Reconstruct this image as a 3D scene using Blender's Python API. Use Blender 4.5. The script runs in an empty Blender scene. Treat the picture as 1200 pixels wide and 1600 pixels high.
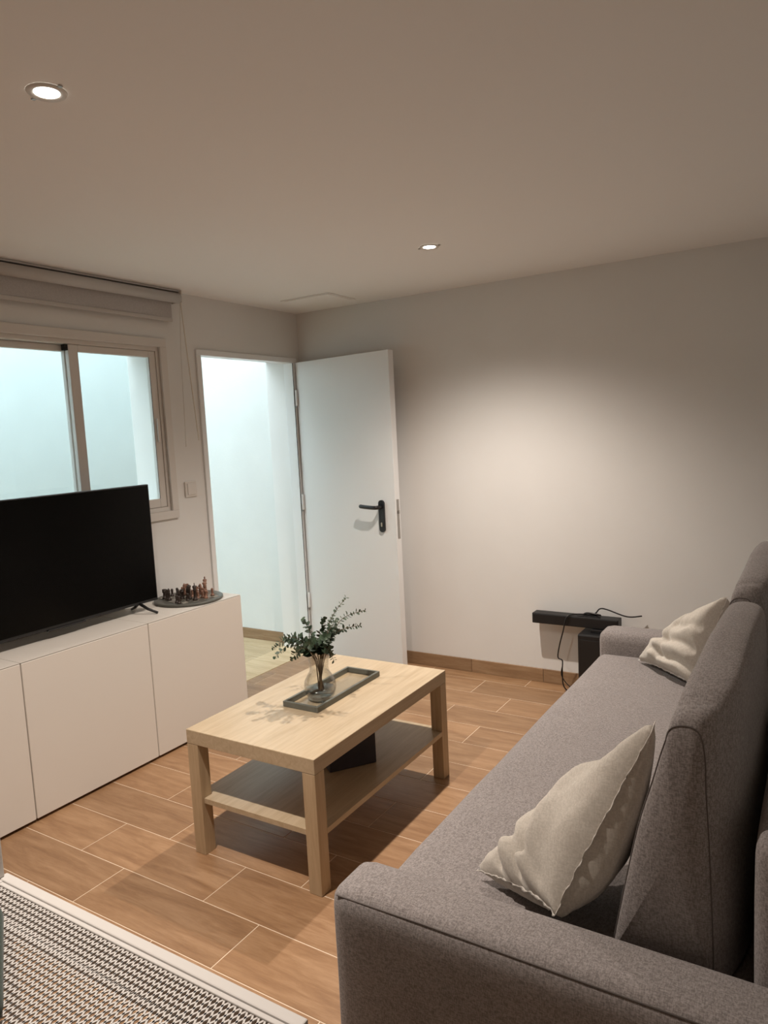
import bpy, bmesh, math, random
from mathutils import Vector, Matrix, noise
random.seed(7)
SC = bpy.context.scene
COL = SC.collection

# ------------------------------------------------------------------ camera, world, exposure
cam_d = bpy.data.cameras.new('camera'); cam = bpy.data.objects.new('camera', cam_d); COL.objects.link(cam)
cam_d.sensor_fit = 'HORIZONTAL'; cam_d.sensor_width = 36.0; cam_d.lens = 1125.74 / 1200 * 36.0
cam_d.clip_start = 0.02
_r = Vector((0.84974518, 0.52485762, -0.04957424)); _u = Vector((-0.01597417, 0.11962456, 0.99269068)); _f = Vector((-0.52695156, 0.84274222, -0.11003456))
cam.matrix_world = Matrix(((_r.x, _u.x, -_f.x, 2.9404), (_r.y, _u.y, -_f.y, -3.7584), (_r.z, _u.z, -_f.z, 1.4329), (0, 0, 0, 1)))
SC.camera = cam

world = bpy.data.worlds.new('world'); SC.world = world; world.use_nodes = True
bg = world.node_tree.nodes['Background']; bg.inputs[0].default_value = (0.78, 0.93, 1.0, 1); bg.inputs[1].default_value = 4.7
SC.view_settings.view_transform = 'Standard'; SC.view_settings.look = 'None'
SC.view_settings.gamma = 1.0; SC.view_settings.use_curve_mapping = False
SC.view_settings.exposure = 0.06
LAMP_POWER = 42.0
LAMP_COLOR = (1.0, 0.885, 0.79)

H = 2.214          # ceiling height
XR = 3.20          # right wall
YN = -5.0         # near wall
WT = 0.25          # window wall thickness
PX = -1.70         # patio far wall
PY = 0.03          # patio end wall

# ------------------------------------------------------------------ helpers
def link(o, parent=None):
    COL.objects.link(o)
    if parent is not None: o.parent = parent
    return o
def tag(o, label=None, cat=None, group=None, kind=None):
    if label: o['label'] = label
    if cat: o['category'] = cat
    if group: o['group'] = group
    if kind: o['kind'] = kind
    return o
def empty(name, loc=(0, 0, 0), rz=0.0, parent=None):
    o = bpy.data.objects.new(name, None); o.empty_display_size = 0.05
    o.location = loc; o.rotation_euler = (0, 0, rz)
    return link(o, parent)
def mesh_obj(name, bm, mat, parent=None, smooth=False, recalc=True):
    if recalc: bmesh.ops.recalc_face_normals(bm, faces=bm.faces[:])
    me = bpy.data.meshes.new(name); bm.to_mesh(me); bm.free()
    if smooth:
        for p in me.polygons: p.use_smooth = True
    if mat is not None: me.materials.append(mat)
    o = bpy.data.objects.new(name, me)
    return link(o, parent)
def add_box(bm, lo, hi, bevel=0.0, seg=2, rot=None, piv=None):
    c = [(a + b) / 2 for a, b in zip(lo, hi)]; s = [abs(b - a) for a, b in zip(lo, hi)]
    g = bmesh.ops.create_cube(bm, size=1.0); vs = g['verts']
    for v in vs: v.co = Vector((v.co.x * s[0] + c[0], v.co.y * s[1] + c[1], v.co.z * s[2] + c[2]))
    if bevel > 0:
        es = list({e for v in vs for e in v.link_edges})
        r = bmesh.ops.bevel(bm, geom=es, offset=bevel, segments=seg, affect='EDGES', profile=0.5)
        vs = [v for v in r['verts']] if rot is not None else vs
    if rot is not None:
        p = Vector(piv if piv else c); M = rot
        for v in vs: v.co = p + M @ (v.co - p)
    return vs
def box(name, lo, hi, mat, parent=None, bevel=0.0, seg=2, smooth=False):
    bm = bmesh.new(); add_box(bm, lo, hi, bevel, seg); return mesh_obj(name, bm, mat, parent, smooth)
def boxes(name, lst, mat, parent=None, bevel=0.0):
    bm = bmesh.new()
    for lo, hi in lst: add_box(bm, lo, hi, bevel)
    return mesh_obj(name, bm, mat, parent)
def add_tube(bm, pts, rad, n=8, cap=True):
    pts = [Vector(p) for p in pts]; rings = []
    rr = rad if isinstance(rad, (list, tuple)) else [rad] * len(pts)
    up = Vector((0.13, 0.2, 1)).normalized(); prev = None
    for i, p in enumerate(pts):
        t = (pts[min(i + 1, len(pts) - 1)] - pts[max(i - 1, 0)]).normalized()
        a = t.cross(up) if prev is None else prev - t * prev.dot(t)
        if a.length < 1e-5: a = t.orthogonal()
        a.normalize(); prev = a; b = t.cross(a)
        rings.append([bm.verts.new(p + (a * math.cos(k * 2 * math.pi / n) + b * math.sin(k * 2 * math.pi / n)) * rr[i]) for k in range(n)])
    for i in range(len(rings) - 1):
        for k in range(n):
            bm.faces.new((rings[i][k], rings[i][(k + 1) % n], rings[i + 1][(k + 1) % n], rings[i + 1][k]))
    if cap:
        bm.faces.new(rings[0][::-1]); bm.faces.new(rings[-1])
def tube(name, pts, rad, mat, parent=None, n=8, cyc=False):
    bm = bmesh.new(); add_tube(bm, list(pts) + ([pts[0]] if cyc else []), rad, n, cap=not cyc)
    return mesh_obj(name, bm, mat, parent, True)
def add_lathe(bm, prof, n=24, c=(0, 0, 0), cap=True):
    rings = []
    for r, z in prof:
        rings.append([bm.verts.new((c[0] + r * math.cos(k * 2 * math.pi / n), c[1] + r * math.sin(k * 2 * math.pi / n), c[2] + z)) for k in range(n)])
    for i in range(len(rings) - 1):
        for k in range(n):
            bm.faces.new((rings[i][k], rings[i][(k + 1) % n], rings[i + 1][(k + 1) % n], rings[i + 1][k]))
    if cap:
        bm.faces.new(rings[0][::-1]); bm.faces.new(rings[-1])
def spline(pts, n=8):
    pts = [Vector(p) for p in pts]; out = []
    for i in range(len(pts) - 1):
        p0 = pts[max(i - 1, 0)]; p1 = pts[i]; p2 = pts[i + 1]; p3 = pts[min(i + 2, len(pts) - 1)]
        for k in range(n):
            t = k / n
            out.append(0.5 * ((2 * p1) + (p2 - p0) * t + (2 * p0 - 5 * p1 + 4 * p2 - p3) * t * t + (3 * p1 - p0 - 3 * p2 + p3) * t ** 3))
    out.append(pts[-1]); return out

# soft upholstered block: rounded box with bulging faces
def soft_box(name, lo, hi, rad, bulge, mat, parent=None, n=14, wob=0.0, seed=0):
    lo = Vector(lo); hi = Vector(hi); c = (lo + hi) / 2; h = (hi - lo) / 2
    bm = bmesh.new(); bmesh.ops.create_cube(bm, size=2.0)
    bmesh.ops.subdivide_edges(bm, edges=bm.edges[:], cuts=n, use_grid_fill=True)
    for v in bm.verts:
        q = [max(-1, min(1, math.sin(a * math.pi / 2) if abs(a) < 1 else a)) for a in v.co]
        p = Vector((q[0] * h.x, q[1] * h.y, q[2] * h.z))
        inner = Vector([max(-(hh - rad), min(hh - rad, pp)) for hh, pp in zip(h, p)])
        d = p - inner
        if d.length > 1e-9:
            m = max(abs(d.x), abs(d.y), abs(d.z)); p = inner + d.normalized() * min(rad, d.length if m < rad * 0.999 else rad)
        for ax in range(3):
            o1, o2 = (ax + 1) % 3, (ax + 2) % 3
            w = (1 - q[o1] ** 2) * (1 - q[o2] ** 2) * q[ax]
            p[ax] += bulge[ax] * w
        if wob:
            p += noise.noise_vector((p + Vector((seed, seed, 0))) * 6.0) * wob
        v.co = c + p
    return mesh_obj(name, bm, mat, parent, True)

# ------------------------------------------------------------------ materials
def mat_new(name):
    m = bpy.data.materials.new(name); m.use_nodes = True
    return m, m.node_tree, m.node_tree.nodes['Principled BSDF']
def N(nt, t, **kw):
    n = nt.nodes.new(t)
    for k, v in kw.items():
        if k in n.inputs: n.inputs[k].default_value = v
        else: setattr(n, k, v)
    return n
def plain(name, col, rough=0.5, metal=0.0, var=0.0, vscale=8.0, bump=0.0, bscale=60.0, spec=0.5, coat=0.0):
    m, nt, b = mat_new(name)
    b.inputs['Base Color'].default_value = (*col, 1); b.inputs['Roughness'].default_value = rough; b.inputs['Metallic'].default_value = metal
    b.inputs['Specular IOR Level'].default_value = spec; b.inputs['Coat Weight'].default_value = coat
    tc = N(nt, 'ShaderNodeTexCoord')
    if var > 0:
        nz = N(nt, 'ShaderNodeTexNoise', Scale=vscale, Detail=4.0); nt.links.new(tc.outputs['Object'], nz.inputs['Vector'])
        cr = N(nt, 'ShaderNodeValToRGB'); cr.color_ramp.elements[0].position = 0.3; cr.color_ramp.elements[1].position = 0.7
        cr.color_ramp.elements[0].color = (*[c * (1 - var) for c in col], 1); cr.color_ramp.elements[1].color = (*[min(1, c * (1 + var)) for c in col], 1)
        nt.links.new(nz.outputs['Fac'], cr.inputs['Fac']); nt.links.new(cr.outputs['Color'], b.inputs['Base Color'])
    if bump > 0:
        nb = N(nt, 'ShaderNodeTexNoise', Scale=bscale, Detail=3.0); nt.links.new(tc.outputs['Object'], nb.inputs['Vector'])
        bp = N(nt, 'ShaderNodeBump', Strength=bump, Distance=0.002); nt.links.new(nb.outputs['Fac'], bp.inputs['Height']); nt.links.new(bp.outputs['Normal'], b.inputs['Normal'])
    return m
def woodmat(name, dark, mid, light, scale=(1, 1, 1), rough=0.4, rnd=True, bump=0.05, fine=1.0):
    m, nt, b = mat_new(name); b.inputs['Roughness'].default_value = rough
    tc = N(nt, 'ShaderNodeTexCoord'); mp = N(nt, 'ShaderNodeMapping'); mp.inputs['Scale'].default_value = scale
    nt.links.new(tc.outputs['Object'], mp.inputs['Vector'])
    src = mp.outputs['Vector']
    oi = N(nt, 'ShaderNodeObjectInfo')
    if rnd:
        ad = N(nt, 'ShaderNodeVectorMath', operation='ADD'); ml = N(nt, 'ShaderNodeMath', operation='MULTIPLY'); ml.inputs[1].default_value = 37.0
        nt.links.new(oi.outputs['Random'], ml.inputs[0]); nt.links.new(src, ad.inputs[0]); nt.links.new(ml.outputs[0], ad.inputs[1]); src = ad.outputs[0]
    n1 = N(nt, 'ShaderNodeTexNoise', Scale=3.0, Detail=6.0, Roughness=0.6, Distortion=0.8); nt.links.new(src, n1.inputs['Vector'])
    n2 = N(nt, 'ShaderNodeTexNoise', Scale=22.0, Detail=4.0, Roughness=0.65); nt.links.new(src, n2.inputs['Vector'])
    mx = N(nt, 'ShaderNodeMath', operation='MULTIPLY_ADD'); mx.inputs[1].default_value = 0.35 * fine; nt.links.new(n2.outputs['Fac'], mx.inputs[0]); nt.links.new(n1.outputs['Fac'], mx.inputs[2])
    cr = N(nt, 'ShaderNodeValToRGB'); e = cr.color_ramp.elements
    e[0].position = 0.42; e[0].color = (*dark, 1); e[1].position = 0.90; e[1].color = (*light, 1); x = e.new(0.66); x.color = (*mid, 1)
    nt.links.new(mx.outputs[0], cr.inputs['Fac'])
    out = cr.outputs['Color']
    if rnd:
        hs = N(nt, 'ShaderNodeHueSaturation'); mr = N(nt, 'ShaderNodeMapRange'); mr.inputs['To Min'].default_value = 0.88; mr.inputs['To Max'].default_value = 1.10
        nt.links.new(oi.outputs['Random'], mr.inputs['Value']); nt.links.new(mr.outputs['Result'], hs.inputs['Value']); nt.links.new(out, hs.inputs['Color']); out = hs.outputs['Color']
    nt.links.new(out, b.inputs['Base Color'])
    bp = N(nt, 'ShaderNodeBump', Strength=bump, Distance=0.001); nt.links.new(n2.outputs['Fac'], bp.inputs['Height']); nt.links.new(bp.outputs['Normal'], b.inputs['Normal'])
    return m
def fabric(name, c1, c2, sc=260.0, bump=0.35, mott=0.10, weave=True):
    m, nt, b = mat_new(name); b.inputs['Roughness'].default_value = 0.92; b.inputs['Specular IOR Level'].default_value = 0.15
    b.inputs['Sheen Weight'].default_value = 0.15; b.inputs['Sheen Roughness'].default_value = 0.6
    tc = N(nt, 'ShaderNodeTexCoord')
    outs = []
    for s in ((1, 0.3, 0.3), (0.3, 1, 1)):
        mp = N(nt, 'ShaderNodeMapping'); mp.inputs['Scale'].default_value = s; nt.links.new(tc.outputs['Object'], mp.inputs['Vector'])
        nz = N(nt, 'ShaderNodeTexNoise', Scale=sc, Detail=2.0, Roughness=0.7); nt.links.new(mp.outputs['Vector'], nz.inputs['Vector']); outs.append(nz.outputs['Fac'])
    av = N(nt, 'ShaderNodeMath', operation='ADD'); nt.links.new(outs[0], av.inputs[0]); nt.links.new(outs[1], av.inputs[1])
    hf = N(nt, 'ShaderNodeMath', operation='MULTIPLY'); hf.inputs[1].default_value = 0.5; nt.links.new(av.outputs[0], hf.inputs[0])
    big = N(nt, 'ShaderNodeTexNoise', Scale=9.0, Detail=3.0); nt.links.new(tc.outputs['Object'], big.inputs['Vector'])
    ma = N(nt, 'ShaderNodeMath', operation='MULTIPLY_ADD'); ma.inputs[1].default_value = mott; nt.links.new(big.outputs['Fac'], ma.inputs[0]); nt.links.new(hf.outputs[0], ma.inputs[2])
    cr = N(nt, 'ShaderNodeValToRGB'); e = cr.color_ramp.elements; o = mott * 0.5
    e[0].position = 0.40 + o; e[0].color = (*c1, 1); e[1].position = 0.60 + o; e[1].color = (*c2, 1)
    nt.links.new(ma.outputs[0], cr.inputs['Fac']); nt.links.new(cr.outputs['Color'], b.inputs['Base Color'])
    bp = N(nt, 'ShaderNodeBump', Strength=bump, Distance=0.0015); nt.links.new(hf.outputs[0], bp.inputs['Height']); nt.links.new(bp.outputs['Normal'], b.inputs['Normal'])
    return m
def glassmat(name, tint=(0.97, 0.99, 0.99), gloss=0.10, rough=0.02, alpha=0.9):
    m = bpy.data.materials.new(name); m.use_nodes = True; nt = m.node_tree; nt.nodes.clear()
    out = N(nt, 'ShaderNodeOutputMaterial'); tr = N(nt, 'ShaderNodeBsdfTransparent'); tr.inputs['Color'].default_value = (*tint, 1)
    gl = N(nt, 'ShaderNodeBsdfGlossy'); gl.inputs['Roughness'].default_value = rough
    lw = N(nt, 'ShaderNodeLayerWeight', Blend=0.35); mu = N(nt, 'ShaderNodeMath', operation='MULTIPLY'); mu.inputs[1].default_value = gloss
    mx = N(nt, 'ShaderNodeMixShader'); nt.links.new(lw.outputs[1], mu.inputs[0]); nt.links.new(mu.outputs[0], mx.inputs[0])
    nt.links.new(tr.outputs[0], mx.inputs[1]); nt.links.new(gl.outputs[0], mx.inputs[2]); nt.links.new(mx.outputs[0], out.inputs[0])
    return m

M = {}
M['wall'] = plain('wall_paint', (0.79, 0.785, 0.765), 0.85, bump=0.06, bscale=140, var=0.015, vscale=3, spec=0.2)
M['ceiling'] = plain('ceiling_paint', (0.90, 0.89, 0.875), 0.9, bump=0.03, bscale=120, spec=0.15)
M['patio_shaded'] = plain('patio_render_shaded', (0.66, 0.71, 0.705), 0.9, bump=0.25, bscale=90, var=0.02, vscale=5)  # darker, bluer copy of the patio render: the far wall's weaker light in its colour
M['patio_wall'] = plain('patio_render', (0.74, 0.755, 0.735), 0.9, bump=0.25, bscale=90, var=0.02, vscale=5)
M['grout'] = plain('grout', (0.74, 0.60, 0.45), 0.9, bump=0.1, bscale=300)
M['tile'] = woodmat('wood_look_tile', (0.235, 0.125, 0.062), (0.325, 0.188, 0.097), (0.42, 0.26, 0.146), scale=(1.1, 9.0, 1), rough=0.38, bump=0.06)
M['tile_patio'] = woodmat('patio_tile', (0.44, 0.32, 0.18), (0.53, 0.40, 0.24), (0.62, 0.49, 0.32), scale=(1.1, 8, 1), rough=0.55)
M['skirting'] = woodmat('skirting_tile', (0.25, 0.15, 0.08), (0.32, 0.20, 0.11), (0.40, 0.27, 0.16), scale=(1.4, 1, 14), rough=0.45)
M['oak'] = woodmat('oak_veneer', (0.43, 0.33, 0.21), (0.505, 0.40, 0.268), (0.575, 0.468, 0.325), scale=(16, 1.1, 16), rough=0.33, rnd=False, bump=0.04, fine=0.8)
M['oak_v'] = woodmat('oak_veneer_upright', (0.42, 0.305, 0.185), (0.50, 0.375, 0.235), (0.57, 0.44, 0.29), scale=(16, 16, 1.1), rough=0.45, rnd=False, bump=0.04, fine=0.8)
M['oak_x'] = woodmat('oak_veneer_across', (0.42, 0.305, 0.185), (0.50, 0.375, 0.235), (0.57, 0.44, 0.29), scale=(1.1, 16, 16), rough=0.45, rnd=False, bump=0.04, fine=0.8)
M['cab'] = plain('white_lacquer', (0.74, 0.70, 0.64), 0.45, spec=0.35)
M['alu'] = plain('white_aluminium', (0.70, 0.67, 0.63), 0.4)
M['doorpaint'] = plain('white_door_paint', (0.85, 0.865, 0.865), 0.36, spec=0.45)
M['black'] = plain('black_plastic', (0.012, 0.012, 0.013), 0.35)
M['rubber'] = plain('black_rubber', (0.006, 0.006, 0.006), 0.8)
M['screen'] = plain('black_screen', (0.003, 0.003, 0.003), 0.2, spec=0.12)
M['speaker'] = plain('black_speaker', (0.008, 0.008, 0.009), 0.5, bump=0.15, bscale=500)
M['steel'] = plain('steel', (0.45, 0.44, 0.42), 0.35, metal=0.9)
M['plastic_w'] = plain('white_plastic', (0.72, 0.69, 0.65), 0.35)
M['blindf'] = fabric('blind_cloth', (0.46, 0.44, 0.43), (0.53, 0.51, 0.50), sc=500, bump=0.05, mott=0.02)
M['blindr'] = plain('blind_tube', (0.55, 0.53, 0.51), 0.6)
M['cord'] = plain('blind_cord', (0.75, 0.70, 0.62), 0.7)
M['sofa'] = fabric('grey_tweed', (0.175, 0.155, 0.148), (0.345, 0.312, 0.30), sc=430, bump=0.4, mott=0.05)
M['seam'] = plain('seam_thread', (0.125, 0.108, 0.10), 0.95)
M['linen'] = fabric('beige_linen', (0.50, 0.46, 0.40), (0.61, 0.565, 0.50), sc=330, bump=0.25, mott=0.12)
M['fringe'] = plain('frayed_white_edge', (0.78, 0.74, 0.68), 0.95)
M['tray'] = plain('grey_green_metal', (0.13, 0.135, 0.115), 0.5, var=0.1, vscale=40)
M['glass'] = glassmat('vase_glass', (0.95, 0.95, 0.935), 0.45, 0.06)
M['pane'] = glassmat('window_pane', (0.96, 0.985, 0.985), 0.25, 0.01)
M['traybase'] = glassmat('tray_glass', (0.97, 0.97, 0.96), 0.2, 0.05)
M['leaf'] = plain('eucalyptus_leaf', (0.045, 0.075, 0.042), 0.55, var=0.35, vscale=30)
M['stem'] = plain('eucalyptus_stem', (0.13, 0.085, 0.045), 0.7)
M['boxdark'] = plain('dark_box_card', (0.045, 0.04, 0.045), 0.75, var=0.1, vscale=20)
M['meshw'] = plain('white_powder_coat', (0.56, 0.535, 0.505), 0.5)
M['green'] = fabric('dark_green_cloth', (0.015, 0.030, 0.022), (0.03, 0.05, 0.038), sc=300, bump=0.3)
M['chess_dark'] = plain('dark_chess_wood', (0.035, 0.022, 0.016), 0.4)
M['chess_light'] = plain('copper_brown_chess', (0.25, 0.13, 0.085), 0.4, var=0.2, vscale=60)
M['brass'] = plain('key_metal', (0.6, 0.55, 0.45), 0.35, metal=0.8)

def emit(name, col, s):
    m = bpy.data.materials.new(name); m.use_nodes = True; nt = m.node_tree; nt.nodes.clear()
    out = N(nt, 'ShaderNodeOutputMaterial'); e = N(nt, 'ShaderNodeEmission'); e.inputs[0].default_value = (*col, 1); e.inputs[1].default_value = s
    nt.links.new(e.outputs[0], out.inputs[0]); return m
M['lens'] = emit('lit_lens', (1.0, 0.95, 0.86), 14.0)
def board_mat():
    m, nt, b = mat_new('chess_board_print'); b.inputs['Roughness'].default_value = 0.35
    tc = N(nt, 'ShaderNodeTexCoord'); ck = N(nt, 'ShaderNodeTexChecker', Scale=1 / 0.028); nt.links.new(tc.outputs['Object'], ck.inputs['Vector'])
    ck.inputs['Color1'].default_value = (0.10, 0.095, 0.08, 1); ck.inputs['Color2'].default_value = (0.30, 0.28, 0.24, 1)
    nt.links.new(ck.outputs['Color'], b.inputs['Base Color']); return m
M['board'] = board_mat()
M['board_rim'] = plain('chess_board_rim', (0.10, 0.10, 0.085), 0.4)

# ------------------------------------------------------------------ setting: floor with tiles
floor = tag(box('floor', (-0.0, YN, -0.12), (XR, 0.0, -0.0009), M['grout']), kind='structure')
TW, TL, L0, S0, G = 0.1985, 0.607, -2.0985, 0.6775, 0.0034
tile_cache = {}
def tile_mesh(w, l, t=0.008, mat=None, key='t'):
    k = (key, round(w, 4), round(l, 4))
    if k not in tile_cache:
        bm = bmesh.new(); add_box(bm, (-l / 2, -w / 2, -t), (l / 2, w / 2, 0), 0.0005, 1)
        me = bpy.data.meshes.new('tile'); bmesh.ops.recalc_face_normals(bm, faces=bm.faces[:]); bm.to_mesh(me); bm.free(); me.materials.append(mat); tile_cache[k] = me
    return tile_cache[k]
def lay_tiles(parent, x0, x1, y0, y1, mat, key, top=0.0):
    r0 = math.floor((y0 - L0) / TW) - 1
    for rr in range(r0, int((y1 - L0) / TW) + 2):
        ya, yb = max(L0 + rr * TW + G / 2, y0), min(L0 + (rr + 1) * TW - G / 2, y1)
        if yb - ya < 0.01: continue
        ph = 0.0 if rr % 2 else 0.385 * TL
        k0 = math.floor((x0 - S0 - ph) / TL) - 1
        for k in range(k0, k0 + 12):
            xa, xb = max(S0 + ph + k * TL + G / 2, x0), min(S0 + ph + (k + 1) * TL - G / 2, x1)
            if xb - xa < 0.01: continue
            o = bpy.data.objects.new('floor_tile', tile_mesh(yb - ya, xb - xa, mat=mat, key=key)); link(o, parent)
            o.location = ((xa + xb) / 2, (ya + yb) / 2, top)
lay_tiles(floor, 0.003, XR - 0.003, YN + 0.003, -0.003, M['tile'], 'in')
ceiling = tag(box('ceiling', (-WT, YN - 0.2, H), (XR + 0.2, 0.2, H + 0.25), M['ceiling']), kind='structure')
tag(box('wall_back', (0.0, 0.0, -0.12), (XR + 0.2, 0.2, H), M['wall']), kind='structure')
tag(box('wall_right', (XR, YN - 0.2, -0.12), (XR + 0.2, 0.0, H), M['wall']), kind='structure')
tag(box('wall_front', (-WT, YN - 0.2, -0.12), (XR, YN, H), M['wall']), kind='structure')
# window wall: opening for the window and for the doorway
WY0, WY1, WZ0, WZ1 = -2.150, -1.150, 1.078, 1.926      # window hole
DY0, DY1, DZ1 = -0.905, -0.040, 1.930                   # door hole
bm = bmesh.new()
for lo, hi in [((-WT, YN, -0.12), (0, WY0, H)), ((-WT, WY0, -0.12), (0, WY1, WZ0)), ((-WT, WY0, WZ1), (0, WY1, H)),
               ((-WT, WY1, -0.12), (0, DY0, H)), ((-WT, DY0, DZ1), (0, DY1, H)), ((-WT, DY1, -0.12), (0, PY + 0.17, H)), ((-WT, DY0, -0.12), (0, DY1, -0.0025))]:
    add_box(bm, lo, hi)
tag(mesh_obj('wall_left', bm, M['wall']), kind='structure')
# threshold tiles in the doorway
thr = tag(box('trim_1', (-WT, DY0 + 0.002, -0.0024), (-0.001, DY1 - 0.002, 0.003), M['tile_patio']), kind='structure')
# patio (light well)
pf = tag(box('floor_patio', (PX, -4.2, -0.12), (-WT, PY, -0.0025), M['grout']), kind='structure')
lay_tiles(pf, PX + 0.003, -WT - 0.003, -2.4, PY - 0.003, M['tile_patio'], 'out')
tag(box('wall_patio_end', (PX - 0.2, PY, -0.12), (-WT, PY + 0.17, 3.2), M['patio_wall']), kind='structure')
tag(box('wall_patio_far', (PX - 0.2, -4.2, -0.12), (PX, PY, 3.2), M['patio_shaded']), kind='structure')
tag(box('wall_patio_side', (PX - 0.2, -4.4, -0.12), (-WT, -4.2, 1.6), M['patio_wall']), kind='structure')  # unseen wall, kept low so more sky light reaches the end wall
tag(box('wall_upper_facade', (-WT, YN - 0.2, H + 0.25), (-0.05, PY + 0.17, 3.2), M['patio_wall']), kind='structure')
# baseboards: skirting tiles
def skirting(name, a, b, axis, fixed, d, zt=0.077, joints=None, mat=None):
    e = tag(empty(name), kind='structure')
    js = [a] + [j for j in joints if a < j < b] + [b]
    for p, q in zip(js[:-1], js[1:]):
        if axis == 'x': box('skirting_tile', (p + 0.001, min(fixed, fixed + d), 0.0005), (q - 0.001, max(fixed, fixed + d), zt), mat, e, 0.001, 1)
        else: box('skirting_tile', (min(fixed, fixed + d), p + 0.001, 0.0005), (max(fixed, fixed + d), q - 0.001, zt), mat, e, 0.001, 1)
    return e
skirting('baseboard_back', 0.001, XR - 0.001, 'x', -0.0005, -0.010, joints=[0.255 + 0.0, 0.70, 1.153, 1.591, 2.03, 2.47, 2.91], mat=M['skirting'])
skirting('baseboard_right', YN + 0.001, -0.012, 'y', XR - 0.0005, -0.010, joints=[-4.2, -3.6, -3.0, -2.4, -1.8, -1.2, -0.6], mat=M['skirting'])
skirting('baseboard_left', YN + 0.001, DY0 - 0.002, 'y', 0.0005, 0.010, joints=[-4.2, -3.6, -3.0, -2.4, -1.8, -1.2], mat=M['skirting'])
skirting('baseboard_patio', PX + 0.001, -WT - 0.001, 'x', PY - 0.0005, -0.010, joints=[-1.3, -0.75], zt=0.075, mat=M['skirting'])

# ------------------------------------------------------------------ window_1 (white aluminium slider)
win = tag(empty('window_1', (0, -1.65, WZ0)), kind='structure')
def wbox(name, lo, hi, mat=M['alu'], parent=win, bevel=0.002):
    o = box(name, lo, hi, mat, parent, bevel); o.matrix_parent_inverse = Matrix.Translation((0, 1.65, -WZ0)) if parent is win else Matrix.Identity(4); return o
cy0, cy1, cz0, cz1, cw = -2.190, -1.116, 1.039, 1.964, 0.042
for lo, hi in [((0.0005, cy0, cz1 - cw), (0.016, cy1, cz1)), ((0.0005, cy0, cz0), (0.016, cy1, cz0 + cw)), ((0.0005, cy0, cz0 + cw), (0.016, cy0 + cw, cz1 - cw)), ((0.0005, cy1 - cw, cz0 + cw), (0.016, cy1, cz1 - cw))]:
    wbox('casing', lo, hi)
fy0, fy1, fz0, fz1, fw_ = WY0 + 0.001, WY1 - 0.001, WZ0 + 0.001, WZ1 - 0.001, 0.024
for lo, hi in [((-0.075, fy0, fz1 - fw_), (-0.001, fy1, fz1)), ((-0.075, fy0, fz0), (-0.001, fy1, fz0 + fw_)), ((-0.075, fy0, fz0 + fw_), (-0.001, fy0 + fw_, fz1 - fw_)), ((-0.075, fy1 - fw_, fz0 + fw_), (-0.001, fy1, fz1 - fw_))]:
    wbox('frame', lo, hi)
def sash(x0, x1, y0, y1, z0, z1, sl, sr, rt, rb):
    s = empty('sash', (0, 0, 0), parent=win); s.matrix_parent_inverse = Matrix.Translation((0, 1.65, -WZ0))
    xm = (x0 + x1) / 2
    for lo, hi in [((x0, y0, z0), (x1, y0 + sl, z1)), ((x0, y1 - sr, z0), (x1, y1, z1)), ((x0, y0 + sl, z1 - rt), (x1, y1 - sr, z1)), ((x0, y0 + sl, z0), (x1, y1 - sr, z0 + rb))]:
        wbox('sash_bar', lo, hi, parent=s, bevel=0.003)
    wbox('glass_pane', (xm - 0.003, y0 + sl, z0 + rb), (xm + 0.003, y1 - sr, z1 - rt), M['pane'], s, 0)
    return s
# front track, right leaf; rear track, left leaf
s_r = sash(-0.030, -0.006, -1.672, -1.176, 1.104, 1.900, 0.050, 0.042, 0.032, 0.045)
s_l = sash(-0.066, -0.042, -2.124, -1.640, 1.104, 1.900, 0.045, 0.030, 0.030, 0.045)
wbox('track_seal', (-0.030, -1.690, 1.872), (-0.006, -1.673, 1.898), M['rubber'], bevel=0)
wbox('latch', (-0.006, -1.205, 1.44), (0.006, -1.190, 1.56), M['plastic_w'])
wbox('gasket', (-0.0055, -1.2195, 1.149), (-0.0045, -1.2175, 1.868), M['rubber'], bevel=0)
wbox('outer_sill', (-WT, WY0 + 0.001, WZ0 - 0.0), (-0.076, WY1 - 0.001, WZ0 + 0.012), M['alu'])

# ------------------------------------------------------------------ door_1 (white steel door, opened into the room)
door = tag(empty('door_1', (0.0, -0.47, 0)), kind='structure')
DI = Matrix.Translation((0, 0.47, 0))
def dbox(name, lo, hi, mat=M['doorpaint'], parent=door, bevel=0.002):
    o = box(name, lo, hi, mat, parent, bevel)
    if parent is door: o.matrix_parent_inverse = DI
    return o
dbox('door_jamb', (-0.06, -0.904, 0.003), (0.012, -0.872, 1.898))
dbox('door_jamb', (-0.06, -0.089, 0.003), (0.012, -0.041, 1.898))
dbox('door_head', (-0.06, -0.904, 1.8985), (0.012, -0.041, 1.929))
dbox('jamb_gap', (0.0121, -0.0885, 0.003), (0.0130, -0.0855, 1.898), M['rubber'])
dbox('jamb_gap', (0.0121, -0.0580, 0.003), (0.0130, -0.0540, 1.898), M['rubber'])
leaf_ang = math.atan2(-0.105, 0.775)
leaf = empty('leaf', (0.018, -0.066, 0.008), leaf_ang, door); leaf.matrix_parent_inverse = DI
LW, LT, LH = 0.765, 0.045, 1.893
def lbox(name, lo, hi, mat=M['doorpaint'], bevel=0.002): return box(name, lo, hi, mat, leaf, bevel)
lbox('leaf_panel', (0.0, 0.0, 0.0), (LW, LT, LH))
lbox('edge_lip', (LW - 0.012, -0.002, 0.0), (LW + 0.001, 0.0, LH), bevel=0.0005)
lbox('lock_plate', (LW + 0.0005, 0.012, 0.80), (LW + 0.003, 0.032, 1.03), M['steel'], 0.001)
lbox('latch_bolt', (LW + 0.002, 0.017, 0.945), (LW + 0.010, 0.028, 0.965), M['steel'], 0.002)
bm = bmesh.new()
hp = []
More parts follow.
